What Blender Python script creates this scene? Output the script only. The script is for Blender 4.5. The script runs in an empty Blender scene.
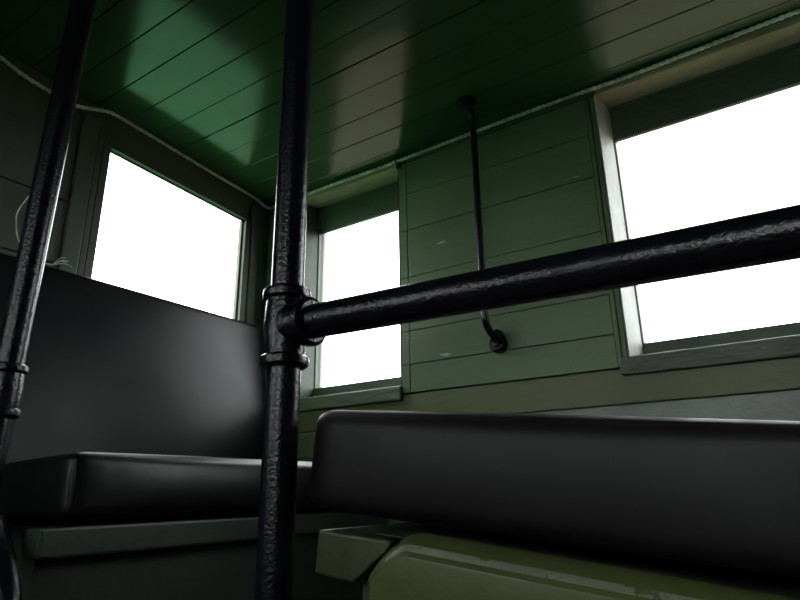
import bpy, bmesh, math, random
from mathutils import Vector, Matrix
random.seed(7)
SC = bpy.context.scene
COL = SC.collection

# ------------------------------------------------------------------ helpers
def new_mat(name, base, rough=0.5, metallic=0.0, var=0.25, vscale=6.0, bump=0.0, bscale=40.0,
            stretch=(1, 1, 1), spec=0.5, chips=None, chip_scale=35.0, chip_at=0.70, coat=0.0, rvar=0.0,
            bdist=0.01, detail=6.0):
    """procedural painted / coated surface: colour variation, optional chipped paint, bump"""
    m = bpy.data.materials.new(name)
    m.use_nodes = True
    nt = m.node_tree
    N, L = nt.nodes, nt.links
    b = N['Principled BSDF']
    b.inputs['Roughness'].default_value = rough
    b.inputs['Metallic'].default_value = metallic
    b.inputs['Specular IOR Level'].default_value = spec
    b.inputs['Coat Weight'].default_value = coat
    tc = N.new('ShaderNodeTexCoord')
    mp = N.new('ShaderNodeMapping'); mp.inputs['Scale'].default_value = stretch
    L.new(tc.outputs['Object'], mp.inputs['Vector'])
    n1 = N.new('ShaderNodeTexNoise'); n1.inputs['Scale'].default_value = vscale; n1.inputs['Detail'].default_value = detail
    L.new(mp.outputs['Vector'], n1.inputs['Vector'])
    cr = N.new('ShaderNodeValToRGB')
    cr.color_ramp.elements[0].position = 0.3; cr.color_ramp.elements[1].position = 0.7
    lo = tuple(c * (1 - var) for c in base) + (1,)
    hi = tuple(min(1, c * (1 + var)) for c in base) + (1,)
    cr.color_ramp.elements[0].color = lo; cr.color_ramp.elements[1].color = hi
    L.new(n1.outputs['Fac'], cr.inputs['Fac'])
    col = cr.outputs['Color']
    if chips:
        n2 = N.new('ShaderNodeTexNoise'); n2.inputs['Scale'].default_value = chip_scale; n2.inputs['Detail'].default_value = 8
        n2.inputs['Roughness'].default_value = 0.65
        L.new(mp.outputs['Vector'], n2.inputs['Vector'])
        c2 = N.new('ShaderNodeValToRGB')
        c2.color_ramp.elements[0].position = chip_at; c2.color_ramp.elements[1].position = chip_at + 0.03
        L.new(n2.outputs['Fac'], c2.inputs['Fac'])
        mx = N.new('ShaderNodeMix'); mx.data_type = 'RGBA'
        L.new(c2.outputs['Color'], mx.inputs[0])
        L.new(col, mx.inputs[6]); mx.inputs[7].default_value = chips + (1,)
        col = mx.outputs[2]
    L.new(col, b.inputs['Base Color'])
    if rvar:
        mr = N.new('ShaderNodeMapRange')
        mr.inputs['To Min'].default_value = max(0.02, rough - rvar); mr.inputs['To Max'].default_value = min(1, rough + rvar)
        n4 = N.new('ShaderNodeTexNoise'); n4.inputs['Scale'].default_value = 9; n4.inputs['Detail'].default_value = 5
        L.new(mp.outputs['Vector'], n4.inputs['Vector'])
        L.new(n4.outputs['Fac'], mr.inputs['Value']); L.new(mr.outputs['Result'], b.inputs['Roughness'])
    if bump:
        n3 = N.new('ShaderNodeTexNoise'); n3.inputs['Scale'].default_value = bscale; n3.inputs['Detail'].default_value = 4
        L.new(mp.outputs['Vector'], n3.inputs['Vector'])
        bp = N.new('ShaderNodeBump'); bp.inputs['Strength'].default_value = bump; bp.inputs['Distance'].default_value = bdist
        L.new(n3.outputs['Fac'], bp.inputs['Height']); L.new(bp.outputs['Normal'], b.inputs['Normal'])
        if coat: L.new(bp.outputs['Normal'], b.inputs['Coat Normal'])
    return m

def glass_mat():
    m = bpy.data.materials.new('window_glass'); m.use_nodes = True
    nt = m.node_tree; N, L = nt.nodes, nt.links
    for n in list(N): N.remove(n)
    out = N.new('ShaderNodeOutputMaterial'); mix = N.new('ShaderNodeMixShader')
    fr = N.new('ShaderNodeFresnel'); fr.inputs['IOR'].default_value = 1.45
    tr = N.new('ShaderNodeBsdfTransparent'); tr.inputs['Color'].default_value = (0.95, 0.97, 0.96, 1)
    gl = N.new('ShaderNodeBsdfGlossy'); gl.inputs['Roughness'].default_value = 0.03
    ge = N.new('ShaderNodeNewGeometry'); iv = N.new('ShaderNodeMath'); iv.operation = 'SUBTRACT'; iv.inputs[0].default_value = 1.0
    mu = N.new('ShaderNodeMath'); mu.operation = 'MULTIPLY'      # reflect at the outer face only, both faces share one IOR
    L.new(ge.outputs['Backfacing'], iv.inputs[1]); L.new(iv.outputs[0], mu.inputs[0]); L.new(fr.outputs['Fac'], mu.inputs[1])
    L.new(mu.outputs[0], mix.inputs[0]); L.new(tr.outputs[0], mix.inputs[1]); L.new(gl.outputs[0], mix.inputs[2])
    L.new(mix.outputs[0], out.inputs['Surface'])
    return m

def wpos(o):
    p = Vector((0, 0, 0))
    while o is not None:
        p = p + o.location; o = o.parent
    return p

def obj(name, bm, mat, parent=None, smooth=None):
    """link a bmesh, laid out in world coordinates, as one mesh object"""
    org = wpos(parent)
    bmesh.ops.recalc_face_normals(bm, faces=bm.faces[:])
    if org.length: bmesh.ops.translate(bm, verts=bm.verts[:], vec=-org)
    me = bpy.data.meshes.new(name); bm.to_mesh(me); bm.free()
    me.materials.append(mat)
    if smooth is not None:
        for p in me.polygons: p.use_smooth = True
        me.set_sharp_from_angle(angle=math.radians(smooth))
    o = bpy.data.objects.new(name, me); COL.objects.link(o); o.parent = parent
    return o

def thing(name, loc, label, cat, group=None):
    o = bpy.data.objects.new(name, None); o.empty_display_size = 0.1
    COL.objects.link(o); o.location = loc
    o['label'] = label; o['category'] = cat
    if group: o['group'] = group
    return o

def struct(o): o['kind'] = 'structure'; return o

def box(bm, x0, x1, y0, y1, z0, z1, bev=0.0, seg=2):
    r = bmesh.ops.create_cube(bm, size=1.0)
    vs = r['verts']
    bmesh.ops.scale(bm, vec=(abs(x1 - x0), abs(y1 - y0), abs(z1 - z0)), verts=vs)
    bmesh.ops.translate(bm, vec=((x0 + x1) / 2, (y0 + y1) / 2, (z0 + z1) / 2), verts=vs)
    if bev:
        es = list({e for v in vs for e in v.link_edges})
        bmesh.ops.bevel(bm, geom=es, offset=bev, segments=seg, affect='EDGES', profile=0.5)

def tube(bm, pts, rad, n=20, caps=True):
    """swept tube through pts; rad is a number or a list"""
    pts = [Vector(p) for p in pts]
    if not hasattr(rad, '__len__'): rad = [rad] * len(pts)
    T = []
    for i in range(len(pts)):
        a = pts[max(0, i - 1)]; b = pts[min(len(pts) - 1, i + 1)]
        T.append((b - a).normalized())
    ref = Vector((0, 0, 1)) if abs(T[0].z) < 0.9 else Vector((1, 0, 0))
    nrm = (ref - T[0] * ref.dot(T[0])).normalized()
    rings = []
    for i, p in enumerate(pts):
        nrm = (nrm - T[i] * nrm.dot(T[i])).normalized()
        bi = T[i].cross(nrm)
        rings.append([bm.verts.new(p + (nrm * math.cos(2 * math.pi * k / n) + bi * math.sin(2 * math.pi * k / n)) * rad[i]) for k in range(n)])
    for i in range(len(pts) - 1):
        for k in range(n):
            bm.faces.new((rings[i][k], rings[i][(k + 1) % n], rings[i + 1][(k + 1) % n], rings[i + 1][k]))
    if caps:
        bm.faces.new(rings[0][::-1]); bm.faces.new(rings[-1])

def spline(pts, n=12):
    """catmull-rom through pts"""
    P = [Vector(p) for p in pts]
    P = [P[0] * 2 - P[1]] + P + [P[-1] * 2 - P[-2]]
    out = []
    for i in range(1, len(P) - 2):
        for k in range(n):
            t = k / n
            a, b, c, d = P[i - 1], P[i], P[i + 1], P[i + 2]
            out.append(0.5 * ((2 * b) + (c - a) * t + (2 * a - 5 * b + 4 * c - d) * t * t + (3 * b - a - 3 * c + d) * t ** 3))
    out.append(P[-2])
    return out

def lathe(bm, prof, centre, axis, n=28):
    """prof: list of (distance along axis, radius)"""
    c = Vector(centre); a = Vector(axis).normalized()
    tube(bm, [c + a * d for d, _ in prof], [r for _, r in prof], n) if False else None
    ref = Vector((0, 0, 1)) if abs(a.z) < 0.9 else Vector((1, 0, 0))
    u = (ref - a * ref.dot(a)).normalized(); v = a.cross(u)
    rings = [[bm.verts.new(c + a * d + (u * math.cos(2 * math.pi * k / n) + v * math.sin(2 * math.pi * k / n)) * r) for k in range(n)] for d, r in prof]
    for i in range(len(prof) - 1):
        for k in range(n):
            bm.faces.new((rings[i][k], rings[i][(k + 1) % n], rings[i + 1][(k + 1) % n], rings[i + 1][k]))
    bm.faces.new(rings[0][::-1]); bm.faces.new(rings[-1])

def cushion(bm, hx, hy, hz, r, bulge, M, n=22):
    """upholstered block: rounded edges, faces puffed outward, placed by matrix M"""
    def warp(i):
        t = -1 + 2 * i / n
        return math.copysign(1 - (1 - abs(t)) ** 1.6, t)
    H = Vector((hx, hy, hz)); cache = {}
    def vert(q):
        key = tuple(round(c, 5) for c in q)
        if key in cache: return cache[key]
        p = Vector((q[0] * hx, q[1] * hy, q[2] * hz))
        inner = Vector(tuple(max(-(H[k] - r), min(H[k] - r, p[k])) for k in range(3)))
        d = p - inner
        p2 = inner + d.normalized() * r if d.length > 1e-9 else p
        bl = [0, 0, 0]
        for k in range(3):
            if abs(abs(q[k]) - 1) < 1e-6:
                o = [abs(q[j]) for j in range(3) if j != k]
                bl[k] = math.copysign(bulge[k] * (1 - o[0] ** 3) * (1 - o[1] ** 2), q[k])
        p2 = p2 + Vector(bl)
        v = bm.verts.new(M @ p2); cache[key] = v
        return v
    for ax in range(3):
        for s in (-1, 1):
            o = [j for j in range(3) if j != ax]
            for i in range(n):
                for j in range(n):
                    qs = []
                    for di, dj in ((0, 0), (1, 0), (1, 1), (0, 1)):
                        q = [0, 0, 0]; q[ax] = s; q[o[0]] = warp(i + di); q[o[1]] = warp(j + dj); qs.append(vert(q))
                    try: bm.faces.new(qs)
                    except ValueError: pass

def prism(bm, outline, x0, x1, bev=0.0, seg=3):
    """outline in (y, z), extruded along x"""
    a = [bm.verts.new((x0, y, z)) for y, z in outline]
    b = [bm.verts.new((x1, y, z)) for y, z in outline]
    f0 = bm.faces.new(a); f1 = bm.faces.new(b[::-1])
    n = len(a)
    for i in range(n): bm.faces.new((a[i], b[i], b[(i + 1) % n], a[(i + 1) % n]))
    if bev:
        bmesh.ops.bevel(bm, geom=[e for e in f0.edges], offset=bev, segments=seg, affect='EDGES', profile=0.5)

# ------------------------------------------------------------------ dimensions (metres, eye at the origin)
XR, YB = 1.30, 1.391          # inner faces of the right wall and the back wall
XL, YF = -1.30, -1.391
FZ = -0.42                    # floor
def ceil_z(x): return 0.991 - 0.0333 * x * x

# ------------------------------------------------------------------ materials
GREEN = (0.095, 0.158, 0.072)
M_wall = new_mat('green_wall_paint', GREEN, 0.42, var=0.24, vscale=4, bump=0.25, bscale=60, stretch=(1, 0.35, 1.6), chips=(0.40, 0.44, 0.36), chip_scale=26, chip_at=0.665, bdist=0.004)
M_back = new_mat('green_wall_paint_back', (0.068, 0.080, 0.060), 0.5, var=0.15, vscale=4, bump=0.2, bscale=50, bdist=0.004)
M_belt = new_mat('belt_rail_paint', (0.118, 0.150, 0.058), 0.45, var=0.2, vscale=7, bump=0.3, bscale=70, stretch=(1, 0.3, 1), chips=(0.33, 0.36, 0.30), chip_scale=45, chip_at=0.72, bdist=0.004)
M_lower = new_mat('lower_wall_grey_green', (0.27, 0.30, 0.26), 0.4, var=0.15, vscale=9, bump=0.2, bscale=50, chips=(0.06, 0.08, 0.06), chip_scale=30, chip_at=0.7)
M_ceil = new_mat('green_ceiling_gloss', (0.032, 0.078, 0.034), 0.16, metallic=0.0, var=0.25, vscale=3, bump=0.10, bscale=14, stretch=(1, 0.3, 1), bdist=0.006, rvar=0.04)
M_jamb = new_mat('pale_jamb_paint', (0.43, 0.435, 0.41), 0.6, var=0.2, vscale=14, bump=0.5, bscale=50, stretch=(1, 1, 0.4), chips=(0.16, 0.17, 0.14), chip_scale=40, chip_at=0.68, bdist=0.006)
M_sill_g = new_mat('green_sill_paint', (0.085, 0.135, 0.07), 0.5, var=0.25, vscale=14, bump=0.5, bscale=60, stretch=(1, 0.35, 1.5), bdist=0.006)
M_head = new_mat('beige_head_board', (0.34, 0.30, 0.20), 0.6, var=0.2, vscale=10, bump=0.3, bscale=50, stretch=(1, 0.4, 1), chips=(0.07, 0.07, 0.05), chip_scale=40, chip_at=0.7, bdist=0.004)
M_sash = new_mat('dark_sash_paint', (0.050, 0.082, 0.045), 0.5, var=0.2, vscale=10, bump=0.2, bscale=50)
M_sill = new_mat('weathered_sill_paint', (0.15, 0.175, 0.135), 0.55, var=0.3, vscale=18, bump=1.0, bscale=55, stretch=(1, 0.35, 1.5), chips=(0.30, 0.33, 0.28), chip_scale=40, chip_at=0.62, bdist=0.012)
M_pipe = new_mat('black_pipe_enamel', (0.005, 0.005, 0.009), 0.22, spec=0.4, var=0.3, vscale=30, bump=0.42, bscale=230, bdist=0.0022, rvar=0.06, coat=0.0)
M_vinyl = new_mat('black_vinyl', (0.005, 0.005, 0.006), 0.38, spec=0.32, var=0.3, vscale=5, bump=0.22, bscale=9, bdist=0.012, rvar=0.08)
M_vinyl_b = new_mat('black_vinyl_backrest', (0.005, 0.005, 0.007), 0.37, spec=0.24, var=0.3, vscale=4, bump=0.06, bscale=7, bdist=0.01, rvar=0.08)
M_bench = new_mat('green_bench_paint', (0.036, 0.050, 0.034), 0.45, var=0.2, vscale=8, bump=0.25, bscale=50, bdist=0.004)
M_panel = new_mat('olive_panel_paint', (0.085, 0.106, 0.034), 0.36, spec=0.35, var=0.18, vscale=7, bump=0.25, bscale=45, bdist=0.004, chips=(0.45, 0.47, 0.40), chip_scale=60, chip_at=0.79)
M_block = new_mat('dark_olive_rail_paint', (0.046, 0.058, 0.026), 0.36, var=0.3, vscale=14, bump=0.4, bscale=30, bdist=0.006, chips=(0.20, 0.22, 0.17), chip_scale=50, chip_at=0.76)
M_paleedge = new_mat('pale_panel_edge', (0.22, 0.235, 0.18), 0.45, var=0.25, vscale=25, bump=0.4, bscale=60, bdist=0.004, chips=(0.085, 0.106, 0.034), chip_scale=45, chip_at=0.56)
M_floor = new_mat('dark_floor_boards', (0.03, 0.028, 0.025), 0.6, var=0.3, vscale=6, bump=0.3, bscale=30, stretch=(1, 0.2, 1))
M_cord = new_mat('grey_white_cord', (0.62, 0.66, 0.62), 0.7, var=0.35, vscale=40, bump=0.3, bscale=200)
M_bolt = new_mat('black_bolt_metal', (0.02, 0.02, 0.022), 0.25, var=0.3, vscale=60, bump=0.5, bscale=150)
M_glass = glass_mat()

def worn_vinyl():
    """black vinyl rubbed to brown along the top edge of the right-hand cushion"""
    m = new_mat('worn_black_vinyl', (0.011, 0.0103, 0.0108), 0.45, spec=0.24, var=0.3, vscale=6, bump=0.2, bscale=11, bdist=0.01, rvar=0.08)
    nt = m.node_tree; N, L = nt.nodes, nt.links
    b = N['Principled BSDF']
    src = b.inputs['Base Color'].links[0].from_socket
    tc = N.new('ShaderNodeTexCoord'); sp = N.new('ShaderNodeSeparateXYZ')
    L.new(tc.outputs['Object'], sp.inputs[0])
    # height above the cushion's tilted mid-plane (object origin at the seat's base, tilt along y)
    ma = N.new('ShaderNodeMath'); ma.operation = 'MULTIPLY_ADD'; ma.inputs[1].default_value = -TILT_S; L.new(sp.outputs['Y'], ma.inputs[0]); L.new(sp.outputs['Z'], ma.inputs[2])
    nz = N.new('ShaderNodeTexNoise'); nz.inputs['Scale'].default_value = 16; nz.inputs['Detail'].default_value = 6
    L.new(tc.outputs['Object'], nz.inputs['Vector'])
    ad = N.new('ShaderNodeMath'); ad.operation = 'MULTIPLY_ADD'; ad.inputs[1].default_value = 0.035; L.new(nz.outputs['Fac'], ad.inputs[0]); L.new(ma.outputs[0], ad.inputs[2])
    mr = N.new('ShaderNodeMapRange'); mr.inputs['From Min'].default_value = WEAR_Z; mr.inputs['From Max'].default_value = WEAR_Z + 0.016
    L.new(ad.outputs[0], mr.inputs['Value'])
    mx = N.new('ShaderNodeMix'); mx.data_type = 'RGBA'
    L.new(mr.outputs['Result'], mx.inputs[0]); L.new(src, mx.inputs[6]); mx.inputs[7].default_value = (0.038, 0.022, 0.017, 1)
    L.new(mx.outputs[2], b.inputs['Base Color'])
    rs = b.inputs['Roughness'].links[0].from_socket
    mr2 = N.new('ShaderNodeMix'); L.new(mr.outputs['Result'], mr2.inputs[0]); L.new(rs, mr2.inputs[2]); mr2.inputs[3].default_value = 0.75
    L.new(mr2.outputs[0], b.inputs['Roughness'])
    return m

# ------------------------------------------------------------------ setting: floor, ceiling
bm = bmesh.new()
for i in range(20):
    x0 = -1.44 + i * 0.144
    box(bm, x0, x0 + 0.142, YF - 0.13, YB + 0.13, FZ - 0.04, FZ)
struct(obj('floor', bm, M_floor))

bm = bmesh.new()                                   # cambered ceiling of planks laid lengthwise, each with a small bevelled gap
PW = 0.0825
k0 = -18
for k in range(k0, 18):
    a = 0.597 + (k - 6 + 0) * PW + 0.0; b = a + PW
    if b < XL - 0.15 or a > XR + 0.15: continue
    g = 0.0004
    dz = random.uniform(-0.0012, 0.0012)
    xs = [a + g, a + g + 0.0014, b - g - 0.0014, b - g]
    zs = [ceil_z(xs[0]) + 0.0015 + dz, ceil_z(xs[1]) + dz, ceil_z(xs[2]) + dz, ceil_z(xs[3]) + 0.0015 + dz]
    lo = []; hi = []
    for x, z in zip(xs, zs):
        lo.append([bm.verts.new((x, y, z)) for y in (YF - 0.1, YB + 0.1)])
        hi.append([bm.verts.new((x, y, z + 0.02)) for y in (YF - 0.1, YB + 0.1)])
    for i in range(3):
        bm.faces.new((lo[i][0], lo[i][1], lo[i + 1][1], lo[i + 1][0]))
        bm.faces.new((hi[i][0], hi[i][1], hi[i + 1][1], hi[i + 1][0]))
    bm.faces.new((lo[0][0], lo[0][1], hi[0][1], hi[0][0])); bm.faces.new((lo[3][0], lo[3][1], hi[3][1], hi[3][0]))
    for e in (0, 1):
        bm.faces.new([lo[i][e] for i in range(4)] + [hi[i][e] for i in (3, 2, 1, 0)])
struct(obj('ceiling', bm, M_ceil))
bm = bmesh.new()
box(bm, XL - 0.2, XR + 0.2, YF - 0.2, YB + 0.2, 1.02, 1.06)
struct(obj('roof', bm, M_sash))

# ------------------------------------------------------------------ setting: side walls and their windows
WT = 0.13                                          # wall thickness
Z_SOF, Z_SILL = 0.912, 0.235
W2 = (0.862, 1.245); W3 = (-0.40, 0.283)            # openings along y
W4 = (-1.245, -0.95)
OPEN = [W4, W3, W2]

def side_wall(s, name, openings):
    """wall of boxes around its openings; s=+1 right, -1 left"""
    bm = bmesh.new()
    xa, xb = sorted((s * (XR + 0.014), s * (XR + WT)))
    top = ceil_z(XR) + 0.012
    box(bm, xa, xb, YF - 0.13, YB + 0.13, FZ - 0.04, Z_SILL)
    box(bm, xa, xb, YF - 0.13, YB + 0.13, Z_SOF + 0.004, top)
    ys = [YF - 0.13] + [c for o in openings for c in o] + [YB + 0.13]
    for i in range(0, len(ys), 2):
        box(bm, xa, xb, ys[i], ys[i + 1], Z_SILL, Z_SOF + 0.004)
    w = struct(obj(name, bm, M_lower))
    return w
wall_right = side_wall(1, 'wall_right', OPEN)
wall_left = side_wall(-1, 'wall_left', [W3, W2])

def clad(s, parent, y0, y1, z0, z1, seams, stile_y=None, mat=M_wall):
    """horizontal boards on the wall between two windows"""
    bm = bmesh.new()
    zs = [z0] + seams + [z1]
    xa, xb = sorted((s * XR, s * (XR + 0.0145)))
    ya, yb = y0, y1
    if stile_y is not None: yb = stile_y - 0.001
    for i in range(len(zs) - 1):
        j = random.uniform(-0.0008, 0.0008)
        box(bm, xa - (j if s > 0 else 0), xb - (j if s < 0 else 0), ya, yb, zs[i] + 0.0006, zs[i + 1] - 0.0006, 0.0012, 1)
    if stile_y is not None:
        for i in range(len(zs) - 1):
            box(bm, xa, xb, stile_y + 0.0004, y1, zs[i] + 0.0004, zs[i + 1] - 0.0004, 0.001, 1)
    return obj('wall_boarding', bm, mat, parent)
SEAMS = [0.318, 0.408, 0.560, 0.700, 0.812]
PB, PT = 0.244, 0.914
clad(1, wall_right, 0.309, 0.8580, PB, PT, SEAMS, stile_y=0.833)
bm = bmesh.new()                                   # lower boarding beside the corner seat
for za, zb in ((-0.38, -0.11), (-0.108, 0.094), (0.096, 0.164)): box(bm, XR + 0.004, XR + 0.0145, 0.60, YB, za, zb, 0.002, 1)
obj('lower_boarding', bm, M_wall, wall_right)
bm = bmesh.new()                                   # narrow beads between the boarding and the wide window
box(bm, XR - 0.003, XR + 0.0145, 0.2985, 0.3080, PB, PT - 0.004, 0.002, 2); box(bm, XR - 0.001, XR + 0.0145, 0.2870, 0.2975, PB + 0.022, PT - 0.002, 0.0015, 1)
obj('casing_bead', bm, M_wall, wall_right)
clad(1, wall_right, 1.2490, YB, PB, PT, [0.45, 0.70])
clad(1, wall_right, -0.945, -0.415, PB, PT, SEAMS)
clad(-1, wall_left, 0.300, 0.8580, PB, PT, SEAMS)
clad(-1, wall_left, 1.2490, YB, PB, PT, [0.45, 0.70])
clad(-1, wall_left, YF, -0.415, PB, PT, SEAMS)
for s, w in ((1, wall_right), (-1, wall_left)):
    bm = bmesh.new()                               # belt rail below the windows
    xa, xb = sorted((s * (XR + 0.003), s * (XR + 0.0145)))
    box(bm, xa, xb, YF, YB, 0.168, PB - 0.003, 0.003, 2)
    obj('belt_rail', bm, M_belt, w)
    bm = bmesh.new()                               # header strip between windows and ceiling
    xa, xb = sorted((s * (XR + 0.002), s * (XR + 0.0145)))
    box(bm, xa, xb, YF, YB, PT + 0.0055, ceil_z(XR) + 0.006, 0.002, 1)
    obj('header_strip', bm, M_belt, w)

def side_window(s, name, y0, y1, sill_over=0.02, jamb_mat=None):
    """box-framed drop window: linings, sash, pane, sill"""
    w = bpy.data.objects.new(name, None); COL.objects.link(w); struct(w)
    w.location = (s * (XR + 0.08), (y0 + y1) / 2, Z_SILL)
    def X(a, b): return sorted((s * a, s * b))
    t = 0.0035
    for ye, sg in ((y0, -1), (y1, 1)):               # jambs splay in towards the sash
        bm = bmesh.new()
        pl = [(XR, ye), (XR + 0.100, ye - sg * 0.017), (XR + 0.100, ye + sg * (t - 0.0005)), (XR, ye + sg * (t - 0.0005))]
        lo_ = [bm.verts.new((s * x, y, Z_SILL)) for x, y in pl]; hi_ = [bm.verts.new((s * x, y, Z_SOF + 0.003)) for x, y in pl]
        bm.faces.new(lo_); bm.faces.new(hi_)
        for i in range(4): bm.faces.new((lo_[i], lo_[(i + 1) % 4], hi_[(i + 1) % 4], hi_[i]))
        obj('jamb', bm, jamb_mat, w)
    bm = bmesh.new()
    box(bm, *X(XR + 0.001, XR + 0.074), y0, y1, Z_SOF, Z_SOF + 0.02, 0.0015, 1)
    obj('head_board', bm, M_head, w)
    xs, xe = XR + 0.076, XR + 0.090
    gz0, gz1 = 0.307, 0.820
    bm = bmesh.new()                               # stop bead under the head and along the jambs
    box(bm, *X(XR + 0.069, XR + 0.078), y0 + 0.001, y1 - 0.001, Z_SOF - 0.006, Z_SOF - 0.0002, 0.003, 2)
    obj('stop_bead', bm, M_sash, w)
    bm = bmesh.new()                               # sash
    box(bm, *X(xs, xe), y0, y1, gz1, Z_SOF, 0.003, 2)
    box(bm, *X(xs, xe), y0, y1, Z_SILL + 0.004, gz0, 0.003, 2)
    box(bm, *X(xs, xe), y0, y0 + 0.0165, gz0 - 0.003, gz1 + 0.003, 0.002, 1)
    box(bm, *X(xs, xe), y1 - 0.0165, y1, gz0 - 0.003, gz1 + 0.003, 0.002, 1)
    obj('sash', bm, M_sash, w)
    bm = bmesh.new()
    box(bm, *X(xs + 0.006, xs + 0.009), y0 + 0.014, y1 - 0.014, gz0 - 0.006, gz1 + 0.006)
    obj('pane', bm, M_glass, w)
    bm = bmesh.new()                               # sill board, front edge standing proud of the boarding
    box(bm, *X(XR - 0.013, XR + 0.076), y0 - sill_over, y1 + sill_over, 0.226, 0.264, 0.004, 2)
    obj('window_sill', bm, M_sill if sill_over > 0.01 else M_sill_g, w)
    return w
side_window(1, 'window_2', *W2, sill_over=0.006, jamb_mat=M_bench)
side_window(1, 'window_3', *W3, jamb_mat=M_jamb)
side_window(1, 'window_4', *W4, sill_over=0.006, jamb_mat=M_bench)
side_window(-1, 'window_5', *W3, jamb_mat=M_jamb)
side_window(-1, 'window_6', *W2, sill_over=0.006, jamb_mat=M_bench)

# ------------------------------------------------------------------ setting: back wall with window_1, front wall
B0, B1, BZ0 = 0.730, 1.203, 0.30
def head_z(x): return 0.873 - (x - 0.734) * 0.053         # its head falls slightly with the roof's camber
def xz_prism(bm, poly, y0, y1):
    a = [bm.verts.new((x, y0, z)) for x, z in poly]; b = [bm.verts.new((x, y1, z)) for x, z in poly]
    bm.faces.new(a); bm.faces.new(b[::-1]); n = len(a)
    for i in range(n): bm.faces.new((a[i], b[i], b[(i + 1) % n], a[(i + 1) % n]))
bm = bmesh.new()
ya, yb = YB, YB + 0.016
topz = 1.0
box(bm, -B0, B0, ya, yb, FZ - 0.04, topz)
for sg in (1, -1):
    e0, e1 = sorted((sg * B1, sg * (XR + 0.0135))); o0, o1 = sorted((sg * B0, sg * B1))
    box(bm, e0, e1, ya, yb, FZ - 0.04, topz)
    box(bm, o0, o1, ya, yb, FZ - 0.04, BZ0)
    xz_prism(bm, [(sg * B0, head_z(B0)), (sg * B1, head_z(B1)), (sg * B1, topz), (sg * B0, topz)], ya, yb)
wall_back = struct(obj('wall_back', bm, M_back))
bm = bmesh.new()
for zz in (0.20, 0.36, 0.52, 0.68, 0.83):            # boarding joints left of the window
    box(bm, -0.645, 0.645, YB - 0.008, YB + 0.001, zz + 0.001, zz + 0.155 if zz < 0.8 else 0.945, 0.0012, 1)
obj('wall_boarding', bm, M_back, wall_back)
bm = bmesh.new()                                   # window casing: left stiles, right stiles to the corner, head
box(bm, 0.648, 0.690, YB - 0.016, YB + 0.001, 0.1, 0.925, 0.003, 2)
box(bm, 0.692, 0.708, YB - 0.010, YB + 0.001, 0.1, 0.905, 0.002, 1)
box(bm, 0.710, 0.732, YB - 0.006, YB + 0.001, 0.1, 0.89, 0.002, 1)
box(bm, 1.201, 1.222, YB - 0.006, YB + 0.001, 0.1, 0.88, 0.002, 1)
box(bm, 1.224, 1.256, YB - 0.014, YB + 0.001, 0.1, 0.905, 0.004, 2)
box(bm, 1.258, 1.2995, YB - 0.008, YB + 0.001, 0.1, 0.90, 0.003, 2)
xz_prism(bm, [(0.708, head_z(0.708)), (1.222, head_z(1.222)), (1.222, head_z(1.222) + 0.030), (0.708, head_z(0.708) + 0.030)], YB - 0.006, YB + 0.001)
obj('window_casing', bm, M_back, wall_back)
ys0, ys1 = YB + 0.010, YB + 0.026
for sg, nm in ((1, 'window_1'), (-1, 'window_7')):
    w1 = bpy.data.objects.new(nm, None); COL.objects.link(w1); struct(w1); w1.location = (sg * (B0 + B1) / 2, YB + 0.06, BZ0)
    def SX(a, b): return sorted((sg * a, sg * b))
    bm = bmesh.new()                               # sash, almost flush with the wall
    box(bm, *SX(B0, B0 + 0.010), ys0, ys1, BZ0, head_z(B0), 0.002, 1); box(bm, *SX(B1 - 0.006, B1), ys0, ys1, BZ0, head_z(B1), 0.002, 1)
    xz_prism(bm, [(sg * B0, head_z(B0) - 0.004), (sg * B1, head_z(B1) - 0.004), (sg * B1, head_z(B1)), (sg * B0, head_z(B0))], ys0, ys0 + 0.003)
    box(bm, *SX(B0 + 0.008, B1 - 0.005), ys0, ys1, BZ0, BZ0 + 0.05, 0.002, 1)
    obj('sash', bm, M_belt, w1)
    bm = bmesh.new(); xz_prism(bm, [(sg * (B0 + 0.004), BZ0 + 0.03), (sg * (B1 - 0.003), BZ0 + 0.03), (sg * (B1 - 0.003), head_z(B1) - 0.001), (sg * (B0 + 0.004), head_z(B0) - 0.001)], ys0 + 0.0025, ys0 + 0.005)
    obj('pane', bm, M_glass, w1)
bm = bmesh.new()
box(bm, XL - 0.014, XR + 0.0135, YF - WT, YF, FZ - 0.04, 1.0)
struct(obj('wall_front', bm, M_back))

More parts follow.
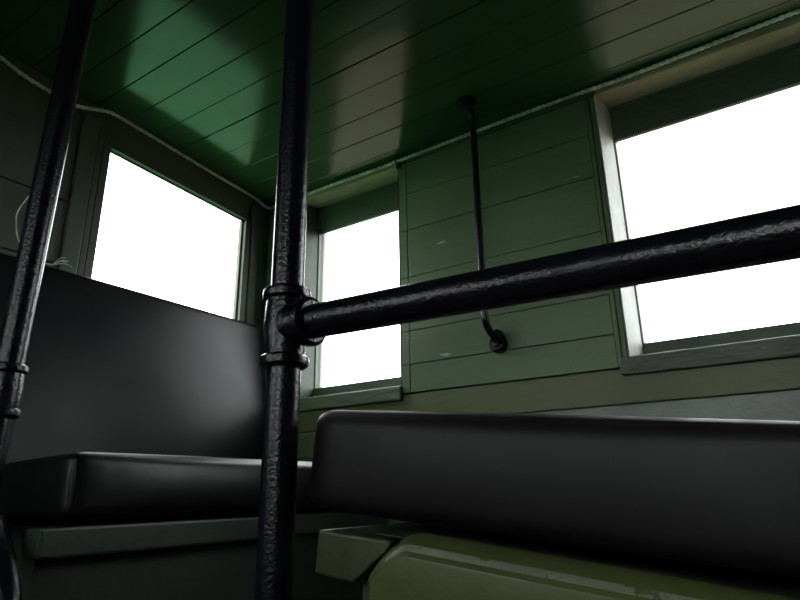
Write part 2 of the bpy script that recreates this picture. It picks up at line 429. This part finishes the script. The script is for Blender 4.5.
# ------------------------------------------------------------------ outside: ground below the car, seen in the ceiling's gloss
def ground_mat():
    m = bpy.data.materials.new('grass_and_gravel'); m.use_nodes = True
    nt = m.node_tree; N, L = nt.nodes, nt.links; b = N['Principled BSDF']; b.inputs['Roughness'].default_value = 0.9
    tc = N.new('ShaderNodeTexCoord'); sp = N.new('ShaderNodeSeparateXYZ'); L.new(tc.outputs['Object'], sp.inputs[0])
    n = N.new('ShaderNodeTexNoise'); n.inputs['Scale'].default_value = 1.2; n.inputs['Detail'].default_value = 8; L.new(tc.outputs['Object'], n.inputs['Vector'])
    g = N.new('ShaderNodeValToRGB'); g.color_ramp.elements[0].color = (0.032, 0.13, 0.05, 1); g.color_ramp.elements[1].color = (0.048, 0.185, 0.072, 1); L.new(n.outputs['Fac'], g.inputs['Fac'])
    h = N.new('ShaderNodeValToRGB'); h.color_ramp.elements[0].color = (0.085, 0.072, 0.042, 1); h.color_ramp.elements[1].color = (0.125, 0.105, 0.066, 1); L.new(n.outputs['Fac'], h.inputs['Fac'])
    mr = N.new('ShaderNodeMapRange'); mr.inputs['From Min'].default_value = 1.6; mr.inputs['From Max'].default_value = 2.2
    su = N.new('ShaderNodeMath'); su.operation = 'SUBTRACT'; L.new(sp.outputs['X'], su.inputs[0])
    yy = N.new('ShaderNodeMath'); yy.operation = 'MULTIPLY'; yy.inputs[1].default_value = 0.4; L.new(sp.outputs['Y'], yy.inputs[0]); L.new(yy.outputs[0], su.inputs[1])
    L.new(su.outputs[0], mr.inputs['Value'])
    mx = N.new('ShaderNodeMix'); mx.data_type = 'RGBA'; L.new(mr.outputs['Result'], mx.inputs[0]); L.new(g.outputs['Color'], mx.inputs[6]); L.new(h.outputs['Color'], mx.inputs[7])
    L.new(mx.outputs[2], b.inputs['Base Color'])
    return m
bm = bmesh.new()
bmesh.ops.create_grid(bm, x_segments=4, y_segments=4, size=60)
bmesh.ops.translate(bm, verts=bm.verts[:], vec=(0, 0, -2.4))
g = struct(obj('ground', bm, ground_mat()))

# ------------------------------------------------------------------ pipe rails
R = 0.0196
def tee(parent, c, br, zu=0.0425, zd=0.0475):
    """cast malleable tee on an upright pipe; br = direction of the branch"""
    c = Vector(c); br = Vector(br).normalized()
    bm = bmesh.new()
    lathe(bm, [(-zd + 0.004, 0.0232), (-0.024, 0.0242), (0.0, 0.0255), (0.022, 0.0242), (zu - 0.004, 0.0232)], c, (0, 0, 1))
    n0 = len(bm.verts)
    lathe(bm, [(0.0, 0.0245), (0.006, 0.0245), (0.012, 0.0244), (0.018, 0.0243), (0.024, 0.0242), (0.030, 0.0240), (0.036, 0.0238)], c, br)
    bm.verts.ensure_lookup_table()
    for v in bm.verts[n0:]:                            # webbed fillets above and below the branch
        d = (v.co - c).dot(br)
        v.co.z = c.z + (v.co.z - c.z) * (1 + 0.55 * max(0.0, 1 - d / 0.032) ** 1.6)
    t = obj('tee_fitting', bm, M_pipe, parent, 40)
    for a, b2 in ((zu - 0.012, zu + 0.003), (-zd - 0.003, -zd + 0.012)):
        bm = bmesh.new()
        lathe(bm, [(a, 0.0240), (a + 0.003, 0.0280), (a + 0.0075, 0.0288), (b2 - 0.003, 0.0280), (b2, 0.0240)], c, (0, 0, 1))
        obj('collar', bm, M_pipe, t, 30)
    bm = bmesh.new()
    lathe(bm, [(0.030, 0.0240), (0.033, 0.0285), (0.041, 0.0285), (0.044, 0.0240)], c, br)
    obj('collar', bm, M_pipe, t, 30)
    return t

def pipe_points(a, b, n=2): return [Vector(a).lerp(Vector(b), i / (n - 1)) for i in range(n)]

def flange(parent, x, y, z, up, k_=1.0):
    bm = bmesh.new(); s = 1 if up else -1
    lathe(bm, [(0, 0.048 * k_), (0.006 * s, 0.047 * k_), (0.008 * s, max(0.030 * k_, 0.0272)), (0.022 * s, 0.0265)], (x, y, z), (0, 0, 1))
    f = obj('floor_flange' if up else 'ceiling_flange', bm, M_pipe, parent, 35)
    for k in range(4):
        bm = bmesh.new(); a = math.pi / 4 + k * math.pi / 2
        lathe(bm, [(0.005 * s, 0.006), (0.010 * s, 0.006)], (x + 0.038 * k_ * math.cos(a), y + 0.038 * k_ * math.sin(a), z), (0, 0, 1), 6)
        obj('bolt', bm, M_bolt, f)

PX, PY, PZ = 0.494, 0.489, 0.1885
post = thing('pipe_rail', (PX, PY, FZ), 'black pipe post in the centre with tee joint carrying the long horizontal rail', 'handrail')
bm = bmesh.new(); tube(bm, [(PX, PY, FZ + 0.008), (PX, PY, ceil_z(PX) - 0.006)], R, 32); obj('upright', bm, M_pipe, post, 40)
tee(post, (PX, PY, PZ), (0, -1, -0.0244))
bm = bmesh.new(); tube(bm, [(PX, PY - 0.02, PZ - 0.001), (PX, -1.345, 0.1445)], R, 32); obj('horizontal_rail', bm, M_pipe, post, 40)
bm = bmesh.new(); lathe(bm, [(0, 0.047), (0.007, 0.046), (0.010, 0.028), (0.026, 0.025)], (PX, YF, 0.1435), (0, 1, 0)); obj('wall_flange', bm, M_pipe, post, 35)
flange(post, PX, PY, FZ, True); flange(post, PX, PY, ceil_z(PX) - 0.0005, False)

QX, QY, QZ = 0.425, 1.008, 0.158
post2 = thing('pipe_rail', (QX, QY, FZ), 'black pipe post at the left edge, standing beside the seat in the corner', 'handrail')
bm = bmesh.new(); tube(bm, [(QX, QY + 0.020, FZ + 0.008), (QX, QY - 0.029, ceil_z(QX) - 0.006)], 0.0205, 32); obj('upright', bm, M_pipe, post2, 40)
tee(post2, (QX, QY, QZ), (0, 1, 0), 0.036, 0.040)
bm = bmesh.new(); tube(bm, [(QX, QY + 0.02, QZ), (QX, YB - 0.012, QZ)], R, 28); obj('horizontal_rail', bm, M_pipe, post2, 40)
bm = bmesh.new(); lathe(bm, [(0, 0.029), (-0.007, 0.0285), (-0.010, 0.027), (-0.026, 0.025)], (QX, YB - 0.008, QZ), (0, 1, 0)); obj('wall_flange', bm, M_pipe, post2, 35)
bm = bmesh.new()
tube(bm, spline([(QX - 0.004, QY + 0.004, -0.01), (QX - 0.006, QY - 0.06, -0.045), (QX - 0.012, QY - 0.135, -0.115), (QX - 0.014, QY - 0.17, -0.22), (QX - 0.014, QY - 0.178, FZ + 0.002)], 8), 0.0175, 24)
obj('brace', bm, M_pipe, post2, 40)
flange(post2, QX, QY + 0.020, FZ, True, 0.62); flange(post2, QX, QY - 0.029, ceil_z(QX) - 0.0005, False)

# ------------------------------------------------------------------ hanging grab rod
gx, gy = 1.205, 0.567
rod = thing('grab_rod', (gx, gy, ceil_z(gx)), 'thin black grab rod hanging from the ceiling and hooked to the boarded wall', 'handrail')
bm = bmesh.new()
path = [(gx - 0.022, gy + 0.004, ceil_z(gx) - 0.012), (gx - 0.010, gy + 0.002, ceil_z(gx) - 0.020), (gx - 0.002, gy, ceil_z(gx) - 0.040), (gx, gy, ceil_z(gx) - 0.075), (gx, gy, 0.70), (gx, gy, 0.50), (gx, gy, 0.395),
        (gx + 0.006, gy, 0.366), (gx + 0.028, gy + 0.001, 0.350), (gx + 0.048, gy + 0.002, 0.343), (gx + 0.062, gy + 0.003, 0.336)]
tube(bm, spline(path, 6), 0.0086, 16); obj('rod', bm, M_pipe, rod, 50)
bm = bmesh.new(); cz = ceil_z(gx - 0.02)
lathe(bm, [(0.0, 0.026), (-0.005, 0.025), (-0.008, 0.016), (-0.020, 0.014)], (gx - 0.022, gy + 0.004, cz + 0.001), (0, 0, 1)); br = obj('ceiling_bracket', bm, M_pipe, rod, 35)
for s in (-1, 1):
    bm = bmesh.new(); lathe(bm, [(-0.004, 0.004), (-0.008, 0.004)], (gx - 0.022, gy + 0.004 + s * 0.019, cz), (0, 0, 1), 6); obj('screw', bm, M_bolt, br)
bm = bmesh.new()                                   # flattened drop-shaped eye against the wall
ey, ez = gy + 0.008, 0.333
n = 28; ring0 = []; ring1 = []; ring2 = []
for k in range(n):
    a = 2 * math.pi * k / n
    rr = 0.0215 + (0.014 * max(0, math.sin(a)) ** 3)
    ring0.append((ey + rr * math.cos(a) * (1 - 0.25 * max(0, math.sin(a))), ez + rr * math.sin(a)))
v0 = [bm.verts.new((XR - 0.001, y, z)) for y, z in ring0]
v1 = [bm.verts.new((XR - 0.018, y, z)) for y, z in ring0]
v2 = [bm.verts.new((XR - 0.024, ey + (y - ey) * 0.8, ez + (z - ez) * 0.8)) for y, z in ring0]
for A, B in ((v0, v1), (v1, v2)):
    for k in range(n): bm.faces.new((A[k], A[(k + 1) % n], B[(k + 1) % n], B[k]))
bm.faces.new(v0); bm.faces.new(v2[::-1])
eye = obj('wall_eye', bm, M_pipe, rod, 45)
bm = bmesh.new(); lathe(bm, [(0, 0.010), (-0.004, 0.010), (-0.008, 0.007)], (XR - 0.0235, ey, ez - 0.002), (1, 0, 0), 12); obj('bolt', bm, M_bolt, eye, 40)

# ------------------------------------------------------------------ twisted cord along the ceiling edge
def twisted(pts, r, pitch, step=0.004):
    P = [Vector(p) for p in pts]
    S = [0.0]
    for a, b in zip(P, P[1:]): S.append(S[-1] + (b - a).length)
    out = [[], []]; i = 0; s = 0.0
    while s < S[-1]:
        while S[i + 1] < s: i += 1
        t = (s - S[i]) / (S[i + 1] - S[i]); p = P[i].lerp(P[i + 1], t); d = (P[i + 1] - P[i]).normalized()
        u = Vector((0, 0, 1)); u = (u - d * u.dot(d)).normalized() if abs(d.z) < 0.95 else Vector((1, 0, 0)); v = d.cross(u)
        for q in (0, 1):
            a = 2 * math.pi * s / pitch + q * math.pi
            out[q].append(p + (u * math.cos(a) + v * math.sin(a)) * r)
        s += step
    return out
cx = XR - 0.010
cord_pts = spline([(cx, -1.20, ceil_z(XR) - 0.010), (cx, -0.40, ceil_z(XR) + 0.004 - 0.006), (cx, -0.11, ceil_z(XR) - 0.004), (cx, 0.20, ceil_z(XR) - 0.010), (cx, 0.33, ceil_z(XR) - 0.0075), (cx, 0.60, ceil_z(XR) - 0.0085), (cx, 0.86, ceil_z(XR) - 0.012), (cx, 1.10, ceil_z(XR) - 0.011),
                    (cx, 1.33, ceil_z(XR) - 0.013), (cx - 0.010, YB - 0.013, ceil_z(XR) - 0.014), (1.22, YB - 0.012, 0.933), (1.05, YB - 0.012, 0.944), (0.88, YB - 0.012, 0.957), (0.735, YB - 0.012, 0.967), (0.700, YB - 0.013, 0.963), (0.625, YB - 0.016, 0.934), (0.575, YB - 0.018, 0.933), (0.50, YB - 0.014, 0.943), (0.43, YB - 0.012, 0.962), (0.30, YB - 0.012, 0.974), (-0.2, YB - 0.012, 0.976)], 10)
bm = bmesh.new()
for st in twisted(cord_pts, 0.0026, 0.028): tube(bm, st, 0.0030, 7)
cord = obj('cord', bm, M_cord, None, 80)
cord['label'] = 'grey white twisted cord running along the ceiling edge over the windows'; cord['category'] = 'cord'

piece = thing('notch_shadow', (XR - 0.008, 0.858, 0.926), 'small dark clip made for the notch shadow under the cord at the corner of the narrow window', 'piece')  # dark solid standing in for the shadow at the boarding's corner notch
bm = bmesh.new(); box(bm, XR - 0.009, XR + 0.001, 0.850, 0.863, 0.902, 0.930, 0.002, 2); obj('plate', bm, M_bolt, piece)
bm = bmesh.new(); tube(bm, spline([(XR - 0.005, 0.857, 0.922), (XR - 0.016, 0.857, 0.918), (XR - 0.020, 0.857, 0.926), (XR - 0.016, 0.857, 0.934)], 6), 0.0022, 8); obj('hook', bm, M_bolt, piece, 60)

# loose string: hangs behind the left post and ends frayed on the backrest top
string = thing('string', (0.60, YB - 0.03, 0.50), 'thin frayed string hanging beside the left post onto the backrest top', 'string')
bm = bmesh.new()
tube(bm, spline([(0.612, YB - 0.012, 0.928), (0.606, YB - 0.012, 0.82), (0.575, YB - 0.013, 0.70), (0.543, YB - 0.014, 0.62), (0.541, YB - 0.016, 0.58), (0.556, YB - 0.020, 0.535), (0.60, YB - 0.026, 0.507), (0.625, YB - 0.034, 0.5035)], 8), 0.0016, 7); obj('strand', bm, M_cord, string, 80)
for e in ((0.645, YB - 0.050, 0.512), (0.652, YB - 0.044, 0.519), (0.640, YB - 0.052, 0.522), (0.660, YB - 0.048, 0.506)):
    bm = bmesh.new(); a = Vector((0.623, YB - 0.034, 0.5035)); e = Vector(e); m = a.lerp(e, 0.55) + Vector((0, 0, 0.006))
    tube(bm, spline([a, m, e], 5), 0.0009, 5); obj('frayed_end', bm, M_cord, string, 80)

# ------------------------------------------------------------------ corner seat (left), facing the aisle end of the other seat
s1 = thing('bench_seat', (0.88, 1.14, FZ), 'black vinyl bench seat with tall backrest in the corner under the left window', 'seat')
M = Matrix.Translation((0.880, 1.133, 0.0075)) @ Matrix.Rotation(math.radians(-2.4), 4, 'X')
bm = bmesh.new(); cushion(bm, 0.393, 0.238, 0.049, 0.018, (0.006, 0.010, 0.010), M); c1 = obj('seat_cushion', bm, M_vinyl, s1, 60)
bm = bmesh.new(); zs = [(-0.034), (-0.01), 0.02, 0.05]
tube(bm, [M @ Vector((-0.389, -0.2345, z)) for z in (-0.036, -0.02, 0.0, 0.02, 0.036)], [0.002, 0.0035, 0.004, 0.0035, 0.002], 8); obj('corner_seam', bm, M_vinyl, c1, 80)
MB_ = Matrix.Translation((0.870, 1.337, 0.272)) @ Matrix.Rotation(math.radians(-7.5), 4, 'X')
bm = bmesh.new(); cushion(bm, 0.402, 0.017, 0.226, 0.009, (0.0, 0.006, 0.0), MB_); obj('backrest', bm, M_vinyl_b, s1, 60)
bm = bmesh.new(); box(bm, 0.470, 1.285, 0.930, 1.372, FZ, -0.040, 0.003, 2); obj('seat_base', bm, M_bench, s1)
bm = bmesh.new(); box(bm, 0.4555, 1.285, 0.896, 0.940, -0.080, -0.040, 0.004, 2); obj('front_rail', bm, M_bench, s1)

# ------------------------------------------------------------------ near seat (right), back to the camera side
s2 = thing('bench_seat', (0.80, 0.18, FZ), 'black vinyl bench seat at right with brown rubbed edge and olive green end panel', 'seat')
tilt = math.radians(5.9)
TILT_S = math.tan(tilt)
cy, czz = 0.226, 0.0140
WEAR_Z = (czz - FZ) - (cy - 0.18) * TILT_S + 0.051 + 0.014
M2 = Matrix.Translation((0.880, cy, czz)) @ Matrix.Rotation(tilt, 4, 'X')
M_worn = worn_vinyl()
bm = bmesh.new(); cushion(bm, 0.355, 0.255, 0.055, 0.020, (0.006, 0.004, 0.006), M2, 24); obj('seat_cushion', bm, M_worn, s2, 60)
MB2 = Matrix.Translation((0.880, -0.135, 0.270)) @ Matrix.Rotation(math.radians(7), 4, 'X')
bm = bmesh.new(); cushion(bm, 0.355, 0.030, 0.225, 0.018, (0.0, 0.008, 0.0), MB2); obj('backrest', bm, M_vinyl_b, s2, 60)
# end panel on the aisle: rounded front corner, broad eased edge
z_at = lambda y: -0.0354 + (y - 0.319) * 0.1184
out = [(y - 0.006, z) for y, z in [(0.374, FZ), (0.374, -0.080), (0.3728, -0.0725), (0.3690, -0.0655), (0.360, -0.0565), (0.350, -0.0487), (0.339, -0.0418), (0.330, -0.0373), (0.318, -0.0355)]]
out.append((-0.20, z_at(-0.20))); out.append((-0.20, FZ))
bm = bmesh.new(); 
def inset(poly, d):
    res = []; n = len(poly)
    for i in range(n):
        if poly[i][1] <= FZ + 1e-6: res.append((poly[i][0] - d if poly[i][0] > 0 else poly[i][0], FZ)); continue
        a = Vector(poly[i - 1]); p = Vector(poly[i]); b = Vector(poly[(i + 1) % n])
        n1 = (p - a).normalized(); n2 = (b - p).normalized()
        nn = Vector((-n1.y - n2.y, n1.x + n2.x)).normalized()
        k = d / max(0.4, nn.dot(Vector((-n1.y, n1.x))))
        q = p + nn * k
        res.append((q.x if poly[i][0] > -0.19 else poly[i][0], q.y))
    return res
rings = []
for x, d in ((0.503, 0.0), (0.4995, 0.0005), (0.4820, 0.0085), (0.4765, 0.0135), (0.4735, 0.0175), (0.4730, 0.0200)):
    rings.append([bm.verts.new((x, y, z)) for y, z in inset(out, d)])
nn_ = len(out); pale_faces = []
for i in range(len(rings) - 1):
    for k in range(nn_):
        f_ = bm.faces.new((rings[i][k], rings[i][(k + 1) % nn_], rings[i + 1][(k + 1) % nn_], rings[i + 1][k]))
        if i == 2 and 5 <= k <= 8: f_.material_index = 1  # chamfer faces along the top take the paler material
bm.faces.new(rings[0]); bm.faces.new(rings[-1][::-1])
ep = obj('end_panel', bm, M_panel, s2, 20); ep.data.materials.append(M_paleedge)
bm = bmesh.new(); prism(bm, [(0.4390, -0.0366), (0.4375, -0.0356), (0.346, -0.0440), (0.3545, -0.0530), (0.394, -0.0830), (0.4430, -0.0768)], 0.503, 1.285, 0.003, 2); obj('front_rail', bm, M_block, s2)
bm = bmesh.new()
prism(bm, [(0.405, FZ), (0.405, -0.0385), (0.30, -0.047), (-0.20, -0.106), (-0.20, FZ)], 0.535, 1.285); obj('seat_base', bm, M_bench, s2)

# ------------------------------------------------------------------ sky, camera, view
w = bpy.data.worlds.new('overcast_sky'); SC.world = w; w.use_nodes = True
bg = w.node_tree.nodes['Background']; bg.inputs['Color'].default_value = (0.97, 0.985, 1.0, 1); bg.inputs['Strength'].default_value = 8.5

f = Vector((0.794, 0.526, 0.305)); 
yaw, pit, rol = math.radians(56.4933), math.radians(17.7836), math.radians(-0.87205)
f = Vector((math.sin(yaw) * math.cos(pit), math.cos(yaw) * math.cos(pit), math.sin(pit)))
r = f.cross(Vector((0, 0, 1))).normalized(); u = r.cross(f)
r2 = r * math.cos(rol) + u * math.sin(rol); u2 = -r * math.sin(rol) + u * math.cos(rol)
cam = bpy.data.cameras.new('camera'); co = bpy.data.objects.new('camera', cam); COL.objects.link(co)
cam.sensor_width = 36; cam.lens = 27.0; cam.clip_start = 0.02
co.matrix_world = Matrix(((r2.x, u2.x, -f.x, 0), (r2.y, u2.y, -f.y, 0), (r2.z, u2.z, -f.z, 0), (0, 0, 0, 1)))
SC.camera = co
SC.view_settings.view_transform = 'Standard'; SC.view_settings.look = 'None'
SC.view_settings.gamma = 1.0; SC.view_settings.use_curve_mapping = False
SC.view_settings.exposure = 0.0
SC.cycles.use_denoising = True
SC.cycles.max_bounces = 10; SC.cycles.diffuse_bounces = 6; SC.cycles.transparent_max_bounces = 12
